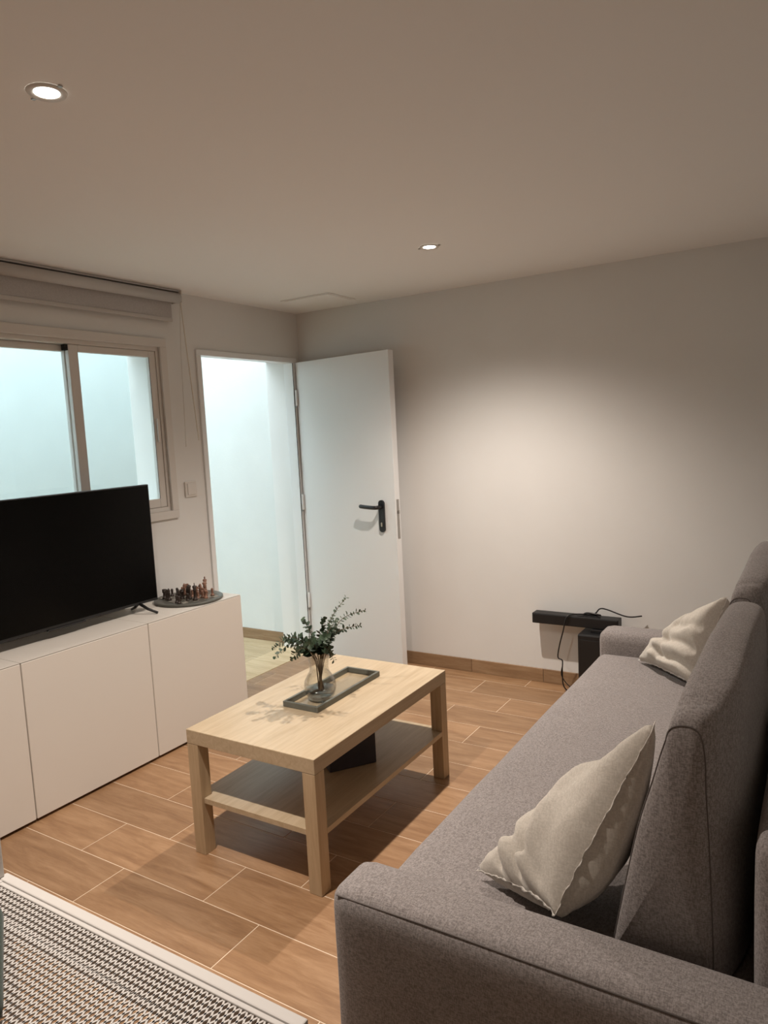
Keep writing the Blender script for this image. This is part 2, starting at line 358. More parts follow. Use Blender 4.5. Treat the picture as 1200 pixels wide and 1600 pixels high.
for k in range(24):
    a = k * 2 * math.pi / 24; hp.append((0.665 + 0.021 * math.cos(a), (0.075 if math.sin(a) >= 0 else -0.075) + 0.021 * math.sin(a)))
f0 = [bm.verts.new((x, -0.001, 0.93 + z)) for x, z in hp]; f1 = [bm.verts.new((x, -0.012, 0.93 + z)) for x, z in hp]
bm.faces.new(f0); bm.faces.new(f1[::-1])
for k in range(24): bm.faces.new((f0[k], f0[(k + 1) % 24], f1[(k + 1) % 24], f1[k]))
mesh_obj('handle_plate', bm, M['black'], leaf)
tube('handle_lever', spline([(0.665, -0.012, 0.985), (0.665, -0.045, 0.985), (0.650, -0.058, 0.985), (0.60, -0.060, 0.987), (0.55, -0.058, 0.990), (0.540, -0.050, 0.990)], 6), 0.0120, M['black'], leaf, 12)
box('key_cylinder', (0.659, -0.0165, 0.868), (0.671, -0.0115, 0.893), M['brass'], leaf, 0.003)
for hz in (0.30, 0.95, 1.62):
    bm = bmesh.new(); add_lathe(bm, [(0.008, 0), (0.009, 0.002), (0.009, 0.098), (0.008, 0.10)], 12, (0.004, -0.010, hz)); o = mesh_obj('hinge', bm, M['doorpaint'], leaf, True)
    box('hinge_pin', (0.000, -0.021, hz - 0.010), (0.008, -0.014, hz - 0.004), M['steel'], leaf)

# ------------------------------------------------------------------ ceiling fixtures
def downlight(x, y, label):
    e = tag(empty('ceiling_downlight', (x, y, H - 0.001)), label, 'downlight', 'recessed ceiling downlights')
    bm = bmesh.new(); n = 32
    prof = [(0.0265, -0.001), (0.029, -0.003), (0.040, -0.0045), (0.043, -0.001), (0.043, 0.0)]
    add_lathe(bm, prof, n, cap=False); mesh_obj('trim_ring', bm, M['alu'], e, True)
    bm = bmesh.new(); add_lathe(bm, [(0.0262, -0.0005), (0.0262, -0.0025), (0.0005, -0.0035)], n); mesh_obj('lens', bm, M['lens'], e, True)
    for s in (-1, 1):
        box('spring_clip', (s * 0.048 - 0.005, -0.004, -0.003), (s * 0.048 + 0.004, 0.004, 0.0), M['steel'], e)
    ld = bpy.data.lights.new('downlight_lamp', 'AREA'); ld.shape = 'DISK'; ld.size = 0.044; ld.energy = LAMP_POWER; ld.color = LAMP_COLOR
    ld.spread = math.pi; ld.use_nodes = True; nt = ld.node_tree          # narrow lens: beam falls off towards its rim
    em = nt.nodes['Emission']; ge = nt.nodes.new('ShaderNodeNewGeometry'); sx = nt.nodes.new('ShaderNodeSeparateXYZ'); nt.links.new(ge.outputs['Incoming'], sx.inputs[0])
    ab = N(nt, 'ShaderNodeMath', operation='ABSOLUTE'); nt.links.new(sx.outputs['Z'], ab.inputs[0])
    pw = N(nt, 'ShaderNodeMath', operation='POWER'); pw.inputs[1].default_value = 1.5; nt.links.new(ab.outputs[0], pw.inputs[0])
    mr = N(nt, 'ShaderNodeMapRange', interpolation_type='SMOOTHSTEP'); mr.inputs['From Min'].default_value = 0.35; mr.inputs['From Max'].default_value = 0.78; nt.links.new(ab.outputs[0], mr.inputs['Value'])
    ml = N(nt, 'ShaderNodeMath', operation='MULTIPLY'); nt.links.new(pw.outputs[0], ml.inputs[0]); nt.links.new(mr.outputs['Result'], ml.inputs[1]); nt.links.new(ml.outputs[0], em.inputs['Strength'])
    lo = bpy.data.objects.new('downlight_lamp', ld); link(lo, e); lo.location = (0, 0, -0.008)
    return e
downlight(1.459, -2.701, 'bright recessed round downlight in the ceiling nearest the camera')
downlight(1.459, -0.916, 'small recessed round downlight in the ceiling near the back wall')
hatch = tag(empty('ceiling_hatch', (0.395, -0.29, H)), 'flat square access panel in the ceiling corner above the door', 'access panel')
hatch.rotation_euler = (0, 0, 0)
box('panel', (-0.155, -0.120, -0.006), (0.155, 0.120, -0.001), M['ceiling'], hatch, 0.001)
for lo, hi in [((-0.170, -0.135, -0.004), (0.170, -0.122, -0.001)), ((-0.170, 0.122, -0.004), (0.170, 0.135, -0.001)), ((-0.170, -0.122, -0.004), (-0.157, 0.122, -0.001)), ((0.157, -0.122, -0.004), (0.170, 0.122, -0.001))]:
    box('panel_frame', lo, hi, M['ceiling'], hatch)

# ------------------------------------------------------------------ roller blind above the window
bl = tag(empty('roller_blind', (0.05, -1.65, 2.16)), 'rolled up pale grey roller blind above the window', 'blind')
BI = Matrix.Translation((-0.05, 1.65, -2.16))
def bpart(o): o.matrix_parent_inverse = BI; return o
yb0, yb1 = -2.30, -1.045
bm = bmesh.new(); n = 20
add_tube(bm, [(0.055, yb0, 2.172), (0.055, yb1, 2.172)], 0.026, n); bpart(mesh_obj('roller_tube', bm, M['blindr'], bl, True))
bpart(box('cloth', (0.0300, yb0 + 0.03, 2.072), (0.0315, yb1 - 0.030, 2.172), M['blindf'], bl))
bpart(box('bottom_bar', (0.026, yb0 + 0.03, 2.054), (0.0355, yb1 - 0.030, 2.0725), M['blindr'], bl, 0.003))
for yy in (yb0 - 0.006, yb1):
    bpart(box('bracket', (0.0005, yy, 2.150), (0.078, yy + 0.006, 2.211), M['plastic_w'], bl, 0.002))
bpart(box('mounting_rail', (0.020, yb0, 2.204), (0.060, yb1, 2.2125), M['blindr'], bl))
bpart(tube('pull_chain', spline([(0.055, yb1 + 0.012, 2.18), (0.05, yb1 + 0.03, 2.0), (0.04, -0.975, 1.6), (0.04, -0.962, 1.439)], 6), 0.0032, M['cord'], bl, 6))
bpart(tube('pull_chain', spline([(0.055, yb1 + 0.010, 2.16), (0.045, yb1 + 0.0, 1.9), (0.035, -1.046, 1.6), (0.035, -1.052, 1.408)], 6), 0.0022, M['plastic_w'], bl, 6))

# ------------------------------------------------------------------ wall switch
sw = tag(empty('wall_switch', (0.0005, -1.016, 1.18)), 'white square light switch on the wall between window and doorway', 'switch')
box('plate', (0, -0.041, -0.042), (0.009, 0.041, 0.042), M['plastic_w'], sw, 0.003)
box('rocker', (0.009, -0.027, -0.030), (0.013, 0.027, 0.030), M['plastic_w'], sw, 0.002)

# ------------------------------------------------------------------ low white cabinets (three units, each with one door)
CX, CH = 0.352, 0.636
def cabinet(y0, label):
    w = 0.600
    e = tag(empty('low_cabinet', (0.0, y0, 0.0)), label, 'cabinet', 'row of white low cabinets')
    g = 0.0008
    box('carcass', (0.014, g, 0.010), (CX - 0.020, w - g, CH - 0.002), M['cab'], e, 0.001, 1)
    box('top_panel', (0.014, g, CH - 0.0015), (CX - 0.001, w - g, CH), M['cab'], e, 0.0004, 1)
    box('door', (CX - 0.018, 0.0022, 0.014), (CX, w - 0.0022, CH - 0.004), M['cab'], e, 0.0015, 1)
    for fx in (0.04, CX - 0.06):
        for fy in (0.04, w - 0.04):
            bm = bmesh.new(); add_lathe(bm, [(0.016, 0.0), (0.018, 0.003), (0.018, 0.010)], 12, (fx, fy, 0)); mesh_obj('foot', bm, M['rubber'], e, True)
    return e
cabinet(-2.8565, 'white low cabinet at the left edge of the photo, mostly cut off')
cabinet(-2.2560, 'white low cabinet in the middle of the row, below the television')
cabinet(-1.6555, 'white low cabinet next to the doorway, below the chess set')

# ------------------------------------------------------------------ television
tv = tag(empty('television', (0.17, -1.92, CH)), 'large black flat television on the white cabinets below the window', 'television')
hw = 0.482
box('bezel', (-0.022, -hw, 0.045), (0.003, hw, 0.606), M['black'], tv, 0.003)
box('rear_housing', (-0.060, -hw * 0.7, 0.10), (-0.022, hw * 0.7, 0.42), M['black'], tv, 0.012)
box('screen', (0.0028, -hw + 0.006, 0.058), (0.0040, hw - 0.006, 0.600), M['screen'], tv)
box('sensor_bar', (-0.010, -0.10, 0.038), (0.006, 0.08, 0.0455), M['black'], tv, 0.002)
for s in (-1, 1):
    bm = bmesh.new(); yy = s * 0.375
    add_tube(bm, [(0.085, yy + 0.030 * s, 0.006), (0.040, yy + 0.012 * s, 0.024), (-0.005, yy, 0.050)], [0.006, 0.007, 0.008], 8)
    add_tube(bm, [(-0.100, yy + 0.030 * s, 0.006), (-0.050, yy + 0.012 * s, 0.024), (-0.008, yy, 0.050)], [0.006, 0.007, 0.008], 8)
    mesh_obj('foot', bm, M['black'], tv, True)

# ------------------------------------------------------------------ round chess set
CBX, CBY, CBR = 0.175, -1.245, 0.170
board = tag(empty('chess_board', (CBX, CBY, CH + 0.0005), -0.30), 'round grey chess board with pieces on the cabinet beside the television', 'chess board')
bm = bmesh.new(); add_lathe(bm, [(CBR - 0.012, 0), (CBR, 0.002), (CBR, 0.011), (CBR - 0.003, 0.013), (CBR - 0.03, 0.0115)], 48); mesh_obj('rim', bm, M['board_rim'], board, True)
box('playing_field', (-0.112, -0.112, 0.0118), (0.112, 0.112, 0.0135), M['board'], board)
PROF = {
 'pawn': [(0.0095, 0), (0.0095, 0.004), (0.006, 0.007), (0.0045, 0.016), (0.0065, 0.020), (0.0045, 0.022), (0.0065, 0.027), (0.0055, 0.032), (0.001, 0.035)],
 'rook': [(0.011, 0), (0.011, 0.005), (0.007, 0.009), (0.006, 0.026), (0.009, 0.030), (0.009, 0.040), (0.006, 0.040), (0.006, 0.037)],
 'bishop': [(0.011, 0), (0.011, 0.005), (0.006, 0.010), (0.005, 0.030), (0.008, 0.033), (0.005, 0.036), (0.0075, 0.043), (0.004, 0.051), (0.001, 0.055)],
 'queen': [(0.012, 0), (0.012, 0.006), (0.007, 0.011), (0.0055, 0.040), (0.009, 0.043), (0.006, 0.047), (0.0105, 0.060), (0.008, 0.062), (0.003, 0.066)],
 'king': [(0.012, 0), (0.012, 0.006), (0.007, 0.011), (0.006, 0.043), (0.010, 0.046), (0.0065, 0.050), (0.010, 0.064), (0.006, 0.067), (0.002, 0.069)]}
PM = {}
for colr in ('dark', 'light'):
    for k, pr in PROF.items():
        bm = bmesh.new(); add_lathe(bm, pr, 14)
        if k == 'king':
            add_box(bm, (-0.0015, -0.0015, 0.068), (0.0015, 0.0015, 0.080)); add_box(bm, (-0.0015, -0.005, 0.072), (0.0015, 0.005, 0.075))
        if k == 'rook':
            for a in range(4): add_box(bm, (0.0055 * math.cos(a * math.pi / 2) - 0.003, 0.0055 * math.sin(a * math.pi / 2) - 0.003, 0.0385), (0.0055 * math.cos(a * math.pi / 2) + 0.003, 0.0055 * math.sin(a * math.pi / 2) + 0.003, 0.044))
        bmesh.ops.recalc_face_normals(bm, faces=bm.faces[:]); me = bpy.data.meshes.new(k); bm.to_mesh(me); bm.free(); me.materials.append(M['chess_' + colr])
        for p in me.polygons: p.use_smooth = True
        PM[colr, k] = me
    bm = bmesh.new(); add_lathe(bm, [(0.011, 0), (0.011, 0.005), (0.007, 0.009), (0.006, 0.018)], 14)
    out = [(-0.007, 0.016), (-0.008, 0.030), (-0.004, 0.044), (0.001, 0.049), (0.003, 0.045), (0.011, 0.037), (0.010, 0.032), (0.002, 0.034), (0.007, 0.024), (0.007, 0.016)]
    a = [bm.verts.new((x, -0.004, z)) for x, z in out]; b = [bm.verts.new((x, 0.004, z)) for x, z in out]
    bm.faces.new(a); bm.faces.new(b[::-1])
    for i in range(len(out)): bm.faces.new((a[i], a[(i + 1) % len(out)], b[(i + 1) % len(out)], b[i]))
    bmesh.ops.recalc_face_normals(bm, faces=bm.faces[:]); me = bpy.data.meshes.new('knight'); bm.to_mesh(me); bm.free(); me.materials.append(M['chess_' + colr]); PM[colr, 'knight'] = me
back = ['rook', 'knight', 'bishop', 'queen', 'king', 'bishop', 'knight', 'rook']
cnm = {'dark': 'dark brown', 'light': 'reddish brown'}
ca, sa = math.cos(-0.30), math.sin(-0.30)
sets = ['king', 'queen', 'rook', 'rook', 'bishop', 'bishop', 'knight', 'knight'] + ['pawn'] * 8
sq = {'dark': [(i, j) for i in range(8) for j in range(0, 4)], 'light': [(i, j) for i in range(8) for j in range(4, 8)]}
rc_ = random.Random(21)
for colr in ('dark', 'light'):
    rc_.shuffle(sq[colr])
    for k, (i, j) in zip(sets, sq[colr]):
        lx, ly = (i - 3.5) * 0.028 + rc_.uniform(-.003, .003), (j - 3.5) * 0.028 + rc_.uniform(-.003, .003)
        o = bpy.data.objects.new('chess_' + k, PM[colr, k]); link(o)
        o.location = (CBX + lx * ca - ly * sa, CBY + lx * sa + ly * ca, CH + 0.0142); o.rotation_euler = (0, 0, rc_.uniform(0, 6.28)); o.scale = (1.1, 1.1, 1.1)
        tag(o, f'small {cnm[colr]} chess {k} standing on the round chess board', 'chess piece', f'{cnm[colr]} chess pieces')

# ------------------------------------------------------------------ coffee table
TX, TY, TYAW = 1.6108, -2.1083, 0.0068
ct = tag(empty('coffee_table', (TX, TY, 0), TYAW), 'light oak coffee table with a lower shelf in the middle of the room', 'table')
box('table_top', (-0.55, 0.0, 0.40), (0.0, 0.90, 0.45), M['oak'], ct, 0.0015, 1)
for lx in (-0.55, -0.05):
    for ly in (0.0, 0.85):
        box('leg', (lx + 0.0004, ly + 0.0004, 0.0), (lx + 0.0496, ly + 0.0496, 0.3995), M['oak_v'], ct, 0.0012, 1)
bm = bmesh.new(); add_box(bm, (-0.4995, 0.012, 0.186), (-0.0505, 0.888, 0.204)); add_box(bm, (-0.549, 0.0505, 0.186), (-0.4995, 0.8495, 0.204)); add_box(bm, (-0.0505, 0.0505, 0.186), (-0.001, 0.8495, 0.204))
bmesh.ops.remove_doubles(bm, verts=bm.verts[:], dist=1e-5)
mesh_obj('shelf', bm, M['oak'], ct)
# dark box on the shelf
bx = tag(empty('storage_box', (1.400, -1.757, 0.2045), math.atan2(0.149, 0.107)), 'dark grey box on the lower shelf of the coffee table', 'box')
box('box_body', (0.0, 0.0, 0.0), (0.185, 0.13, 0.125), M['boxdark'], bx, 0.004)
box('box_lid', (-0.003, -0.003, 0.1255), (0.188, 0.133, 0.150), M['boxdark'], bx, 0.004)

# ------------------------------------------------------------------ tray, vase, eucalyptus
tr = tag(empty('tray', (1.318, -1.594, 0.4505), 0.010), 'long narrow grey tray with a raised rim on the coffee table', 'tray')
tl_, tw_ = 0.212, 0.079
for lo, hi in [((-tw_, -tl_, 0), (-tw_ + 0.010, tl_, 0.021)), ((tw_ - 0.010, -tl_, 0), (tw_, tl_, 0.021)), ((-tw_ + 0.010, -tl_, 0), (tw_ - 0.010, -tl_ + 0.010, 0.021)), ((-tw_ + 0.010, tl_ - 0.010, 0), (tw_ - 0.010, tl_, 0.021))]:
    box('rim', lo, hi, M['tray'], tr, 0.001, 1)
box('glass_base', (-tw_ + 0.0102, -tl_ + 0.0102, 0.001), (tw_ - 0.0102, tl_ - 0.0102, 0.004), M['traybase'], tr)
VX, VY, VZ = 1.326, -1.688, 0.4548
vase = tag(empty('vase', (VX, VY, VZ)), 'clear glass vase with a round belly standing in the tray', 'vase')
po = [(0.040, 0.0), (0.046, 0.003), (0.056, 0.022), (0.0605, 0.045), (0.058, 0.068), (0.048, 0.088), (0.0385, 0.104), (0.036, 0.120), (0.038, 0.145), (0.0435, 0.166)]
prof = spline([(r, 0, z) for r, z in po], 3)
outer = [(p.x, p.z) for p in prof]; inner = [(max(0.001, r - 0.0025), z + (0.004 if i < 2 else 0)) for i, (r, z) in enumerate(outer)][::-1]
bm = bmesh.new(); add_lathe(bm, outer + inner, 32); mesh_obj('vase_body', bm, M['glass'], vase, True)
bm = bmesh.new(); add_lathe(bm, [(0.036, 0.0052), (0.050, 0.018), (0.0555, 0.036), (0.0555, 0.040), (0.001, 0.0402)], 28); mesh_obj('water', bm, M['glass'], vase, True)
plant = tag(empty('eucalyptus_bouquet', (VX, VY, VZ)), 'dark green eucalyptus sprigs in the glass vase', 'plant')
def sprig(tip, bend, ln, nleaf, lsize, seed):
    rs = random.Random(seed)
    base = Vector((rs.uniform(-.012, .012), rs.uniform(-.012, .012), 0.030)); neck = Vector((tip[0] * 0.12 + rs.uniform(-.008, .008), tip[1] * 0.12 + rs.uniform(-.008, .008), 0.160)); tipv = Vector(tip)
    if neck.xy.length > 0.026: neck.xy = neck.xy.normalized() * 0.026
    mid = neck.lerp(tipv, 0.5) + Vector(bend)
    pts = spline([base, neck, mid, tipv], 10)
    s = empty('sprig', parent=plant)
    bm = bmesh.new(); add_tube(bm, pts, [0.0024 - 0.0017 * i / (len(pts) - 1) for i in range(len(pts))], 6); mesh_obj('stem', bm, M['stem'], s, True)
    bm = bmesh.new(); up = pts[11:]
    for q in range(nleaf):
        f = (q + 0.5) / nleaf * (len(up) - 1); i = int(f); p = up[i].lerp(up[min(i + 1, len(up) - 1)], f - i); t = (up[min(i + 1, len(up) - 1)] - up[max(i - 1, 0)]).normalized()
        sz = lsize * 1.35 * (1.1 - 0.65 * q / nleaf) * rs.uniform(0.8, 1.2)
        ang0 = rs.uniform(0, math.pi)
        for side in (0, 1):
            a = t.orthogonal().normalized(); b = t.cross(a); an = ang0 + side * math.pi + rs.uniform(-.4, .4)
            d = (a * math.cos(an) + b * math.sin(an) + t * 0.45).normalized(); w = d.cross(t).normalized(); nrm = d.cross(w)
            tiltv = nrm * rs.uniform(-.25, .25); d = (d + tiltv).normalized()
            vs = []
            for lx, wy in ((0.1, 0), (0.45, 0.38), (0.8, 0.52), (1.25, 0.45), (1.6, 0.18), (1.7, 0), (1.6, -0.18), (1.25, -0.45), (0.8, -0.52), (0.45, -0.38)):
                vs.append(bm.verts.new(p + d * (lx * sz) + w * (wy * sz * 1.35) - nrm * (abs(wy) * sz * 0.25)))
            m_ = bm.verts.new(p + d * (0.85 * sz) + nrm * (0.06 * sz))
            for k in range(len(vs)): bm.faces.new((vs[k], vs[(k + 1) % len(vs)], m_))
    o = mesh_obj('leaves', bm, M['leaf'], s, True, recalc=False); tag(o, kind='stuff')
R2 = (0.850, 0.525)     # horizontal direction that reads as rightwards in the room view
def tipat(right, toward, z): return (R2[0] * right + R2[1] * toward, R2[1] * right - R2[0] * toward, z)
sp = [(tipat(0.115, -0.02, 0.375), (-.02, 0, .02), 13, .0105), (tipat(0.185, 0.01, 0.330), (-.02, 0, .045), 15, .0100), (tipat(0.165, 0.05, 0.285), (-.02, 0, .030), 13, .0100), (tipat(-0.045, 0.02, 0.310), (0, 0, .02), 11, .0140),
      (tipat(-0.165, 0.02, 0.205), (-.01, 0, .050), 12, .0125), (tipat(-0.170, -0.05, 0.150), (0, 0, .055), 11, .0115), (tipat(-0.110, 0.06, 0.255), (0, 0, .03), 11, .0130), (tipat(0.045, 0.08, 0.255), (0, 0, .02), 11, .0135),
      (tipat(0.02, -0.07, 0.285), (0, 0, .02), 11, .0135), (tipat(-0.085, 0.10, 0.185), (0, 0, .04), 10, .0130), (tipat(0.065, 0.09, 0.170), (0, 0, .045), 9, .0120), (tipat(0.06, -0.08, 0.235), (0, 0, .03), 10, .0130),
      (tipat(-0.02, 0.10, 0.235), (0, 0, .03), 10, .0135), (tipat(0.075, 0.02, 0.300), (0, 0, .02), 11, .0130)]
for i, (t, b, n_, ls) in enumerate(sp): sprig(t, b, 0, int(n_ * 1.35), ls, 100 + i)

# ------------------------------------------------------------------ soundbar on subwoofer by the back wall
sub = tag(empty('subwoofer', (1.95, -0.09, 0)), 'black upright speaker box on the floor between the sofa and the back wall', 'speaker')
box('cabinet_body', (-0.115, -0.075, 0.010), (0.085, 0.072, 0.345), M['speaker'], sub, 0.008)
box('grille', (-0.105, -0.0785, 0.025), (0.075, -0.0755, 0.318), M['speaker'], sub, 0.001)
for fx in (-0.09, 0.06):
    for fy in (-0.055, 0.05):
        bm = bmesh.new(); add_lathe(bm, [(0.010, 0), (0.012, 0.010)], 10, (fx, fy, 0)); mesh_obj('foot', bm, M['rubber'], sub)
box('top_stand', (-0.06, -0.03, 0.3455), (0.06, 0.05, 0.3625), M['black'], sub, 0.002)
sb = tag(empty('soundbar', (1.568, -0.100, 0.363)), 'long black soundbar by the back wall beside the far sofa arm', 'soundbar')
box('bar_body', (0.0, 0.0, 0.0), (0.46, 0.070, 0.056), M['speaker'], sb, 0.004)
box('front_grille', (0.006, -0.0025, 0.004), (0.454, 0.0, 0.050), M['speaker'], sb, 0.0008)
box('control_strip', (0.24, 0.02, 0.0562), (0.36, 0.05, 0.0585), M['black'], sb, 0.0008)
tag(tube('power_cable', spline([(2.13, -0.03, 0.435), (2.06, -0.05, 0.430), (1.96, -0.05, 0.458), (1.925, -0.06, 0.462), (1.90, -0.06, 0.435), (1.86, -0.055, 0.4255), (1.80, -0.085, 0.4275), (1.765, -0.115, 0.415), (1.745, -0.118, 0.34), (1.72, -0.112, 0.25), (1.712, -0.112, 0.19), (1.735, -0.112, 0.175), (1.733, -0.11, 0.12), (1.735, -0.105, 0.04), (1.76, -0.10, 0.004), (1.80, -0.12, 0.004)], 8), 0.0036, M['black'], None, 8),
    'black power cable looped over the soundbar and hanging down the wall', 'cable')
tag(tube('speaker_cable', spline([(1.84, -0.0655, 0.4262), (1.86, -0.07, 0.436), (1.90, -0.075, 0.436), (1.93, -0.07, 0.430), (1.90, -0.05, 0.4255), (1.86, -0.045, 0.4255)], 8), 0.0045, M['black'], None, 8),
    'short bundled black cable lying on top of the soundbar', 'cable')
tag(tube('thin_cable', spline([(1.737, -0.118, 0.15), (1.73, -0.118, 0.10), (1.752, -0.118, 0.06), (1.79, -0.125, 0.03), (1.81, -0.13, 0.004)], 8), 0.0026, M['black'], None, 6),
    'thin black cable hanging to the floor beside the speaker box', 'cable')

# ------------------------------------------------------------------ sofa
sofa = tag(empty('sofa', (2.09, -1.59, 0)), 'grey tweed sofa with low arms along the right side of the room', 'sofa')
SI = Matrix.Translation((-2.09, 1.59, 0))
def sp_(o): o.matrix_parent_inverse = SI; return o
AZ = 0.516
sp_(soft_box('seat', (2.085, -2.526, 0.205), (2.840, -0.654, 0.428), 0.035, (0.012, 0.0, 0.006), M['sofa'], sofa, 18, 0.0025, 3))
sp_(soft_box('front_panel', (2.105, -2.526, 0.050), (2.84, -0.654, 0.204), 0.012, (0, 0, 0), M['sofa'], sofa, 8))
def arm(y0, y1):
    a = sp_(soft_box('arm', (2.076, y0, 0.050), (3.04, y1, AZ), 0.036, (0.0, 0.0, 0.005), M['sofa'], sofa, 14, 0.001, y0))
    return a
arm(-2.673, -2.528); arm(-0.652, -0.508)
sp_(tube('arm_seam', [(2.097, -2.6645, AZ - 0.015), (2.30, -2.6645, AZ - 0.0115), (3.02, -2.6645, AZ - 0.0115)], 0.0018, M['seam'], sofa, 6))
sp_(soft_box('back_frame', (2.842, -2.524, 0.050), (3.04, -0.656, 0.745), 0.03, (0.006, 0, 0.004), M['sofa'], sofa, 14, 0.0015, 9))
for fx in (2.16, 2.98):
    for fy in (-2.60, -0.58):
        bm = bmesh.new(); add_lathe(bm, [(0.022, 0), (0.026, 0.050)], 14, (fx, fy, 0)); sp_(mesh_obj('foot', bm, M['black'], sofa, True))

# back cushions: lofted wedge with flat stitched end panels
def back_cushion(y0, y1, zt, label, seed):
    e = tag(empty('back_cushion', (2.70, (y0 + y1) / 2, 0.43)), label, 'cushion', 'sofa back cushions')
    EI = Matrix.Translation((-2.70, -(y0 + y1) / 2, -0.43))
    k = zt - 0.93
    ctl = [(2.598, 0.436), (2.618, 0.55), (2.648, 0.70), (2.676, 0.80 + k * .5), (2.696, 0.872 + k), (2.712, 0.905 + k), (2.755, 0.916 + k), (2.798, 0.908 + k), (2.810, 0.865 + k), (2.812, 0.80 + k * .5), (2.817, 0.70), (2.822, 0.56), (2.824, 0.45), (2.815, 0.434), (2.70, 0.4315), (2.61, 0.4315)]
    cl = ctl + ctl[:2]; prof = []
    for i in range(len(ctl)):
        p0, p1, p2, p3 = [Vector(ctl[(i + j) % len(ctl)]) for j in (-1, 0, 1, 2)]
        for q in range(4):
            t = q / 4; prof.append(0.5 * (2 * p1 + (p2 - p0) * t + (2 * p0 - 5 * p1 + 4 * p2 - p3) * t * t + (3 * p1 - p0 - 3 * p2 + p3) * t ** 3))
    c = Vector((2.715, 0.62)); ns = 44; L = y1 - y0; rings = []; bm = bmesh.new()
    for s in range(ns + 1):
        v = 0.5 - 0.5 * math.cos(math.pi * s / ns); w = 1 - (2 * v - 1) ** 2; ye = min(v, 1 - v) * L
        edge = 1 - 0.045 * math.exp(-ye / 0.012)
        ring = []
        for p in prof:
            d = (p - c) * edge
            q = c + d; q.x -= 0.042 * math.exp(-min(v, 1 - v) * L / 0.06) * max(0, min(1, (p.x - 2.70) / 0.1))
            front = max(0, min(1, (2.74 - p.x) / 0.1)); top = max(0, min(1, (p.y - 0.80) / 0.10))
            bx_ = 0.028 * w ** 0.5 * front * max(0, min(1, (p.y - 0.50) / 0.3)); bz_ = 0.046 * w ** 0.6 * top
            y = y0 + v * L
            nz = noise.noise(Vector((q.x * 7 + seed, y * 5, q.y * 9))) * 0.006 + noise.noise(Vector((q.x * 22 + seed, y * 9, q.y * 26))) * 0.0025
            fold = -0.012 * math.exp(-((ye - 0.05 - 0.06 * (p.y - 0.8)) / 0.012) ** 2) * max(0, min(1, (p.y - 0.78) / 0.1)) * max(0, min(1, (p.x - 2.69) / .04))
            ln = d.normalized() * (nz * min(1, ye / 0.04) + fold)
            x_, z_ = q.x + bx_ + ln.x, q.y + bz_ + ln.y
            z_ = max(z_, 0.4345); x_ = min(x_, 2.8395)
            ring.append(bm.verts.new((x_, y, z_)))
        rings.append(ring)
    n = len(prof)
    for i in range(ns):
        for j in range(n): bm.faces.new((rings[i][j], rings[i][(j + 1) % n], rings[i + 1][(j + 1) % n], rings[i + 1][j]))
    seams = []
    for ring, sg in ((rings[0], -1), (rings[-1], 1)):
        prev = ring; cc = sum((v.co for v in ring), Vector()) / n
        for f_, dy in ((0.93, 0.006), (0.75, 0.012), (0.45, 0.016), (0.15, 0.018)):
            cur = [bm.verts.new(cc + (v.co - cc) * f_ + Vector((0, sg * dy * 0.9, 0))) for v in ring]
            for j in range(n): bm.faces.new((prev[j], prev[(j + 1) % n], cur[(j + 1) % n], cur[j]))
            prev = cur
        bm.faces.new(prev)
        seams.append([v.co.copy() + Vector((0, sg * 0.0005, 0)) for v in ring])
    b = mesh_obj('cushion_body', bm, M['sofa'], e, True); b.matrix_parent_inverse = EI
    for s_ in seams:
        t = tube('piping', s_, 0.0013, M['seam'], e, 6, cyc=True); t.matrix_parent_inverse = EI
back_cushion(-2.480, -1.602, 0.930, 'grey sofa back cushion nearest the camera', 2.0)
back_cushion(-1.560, -0.672, 0.950, 'grey sofa back cushion at the far end by the back wall', 8.0)

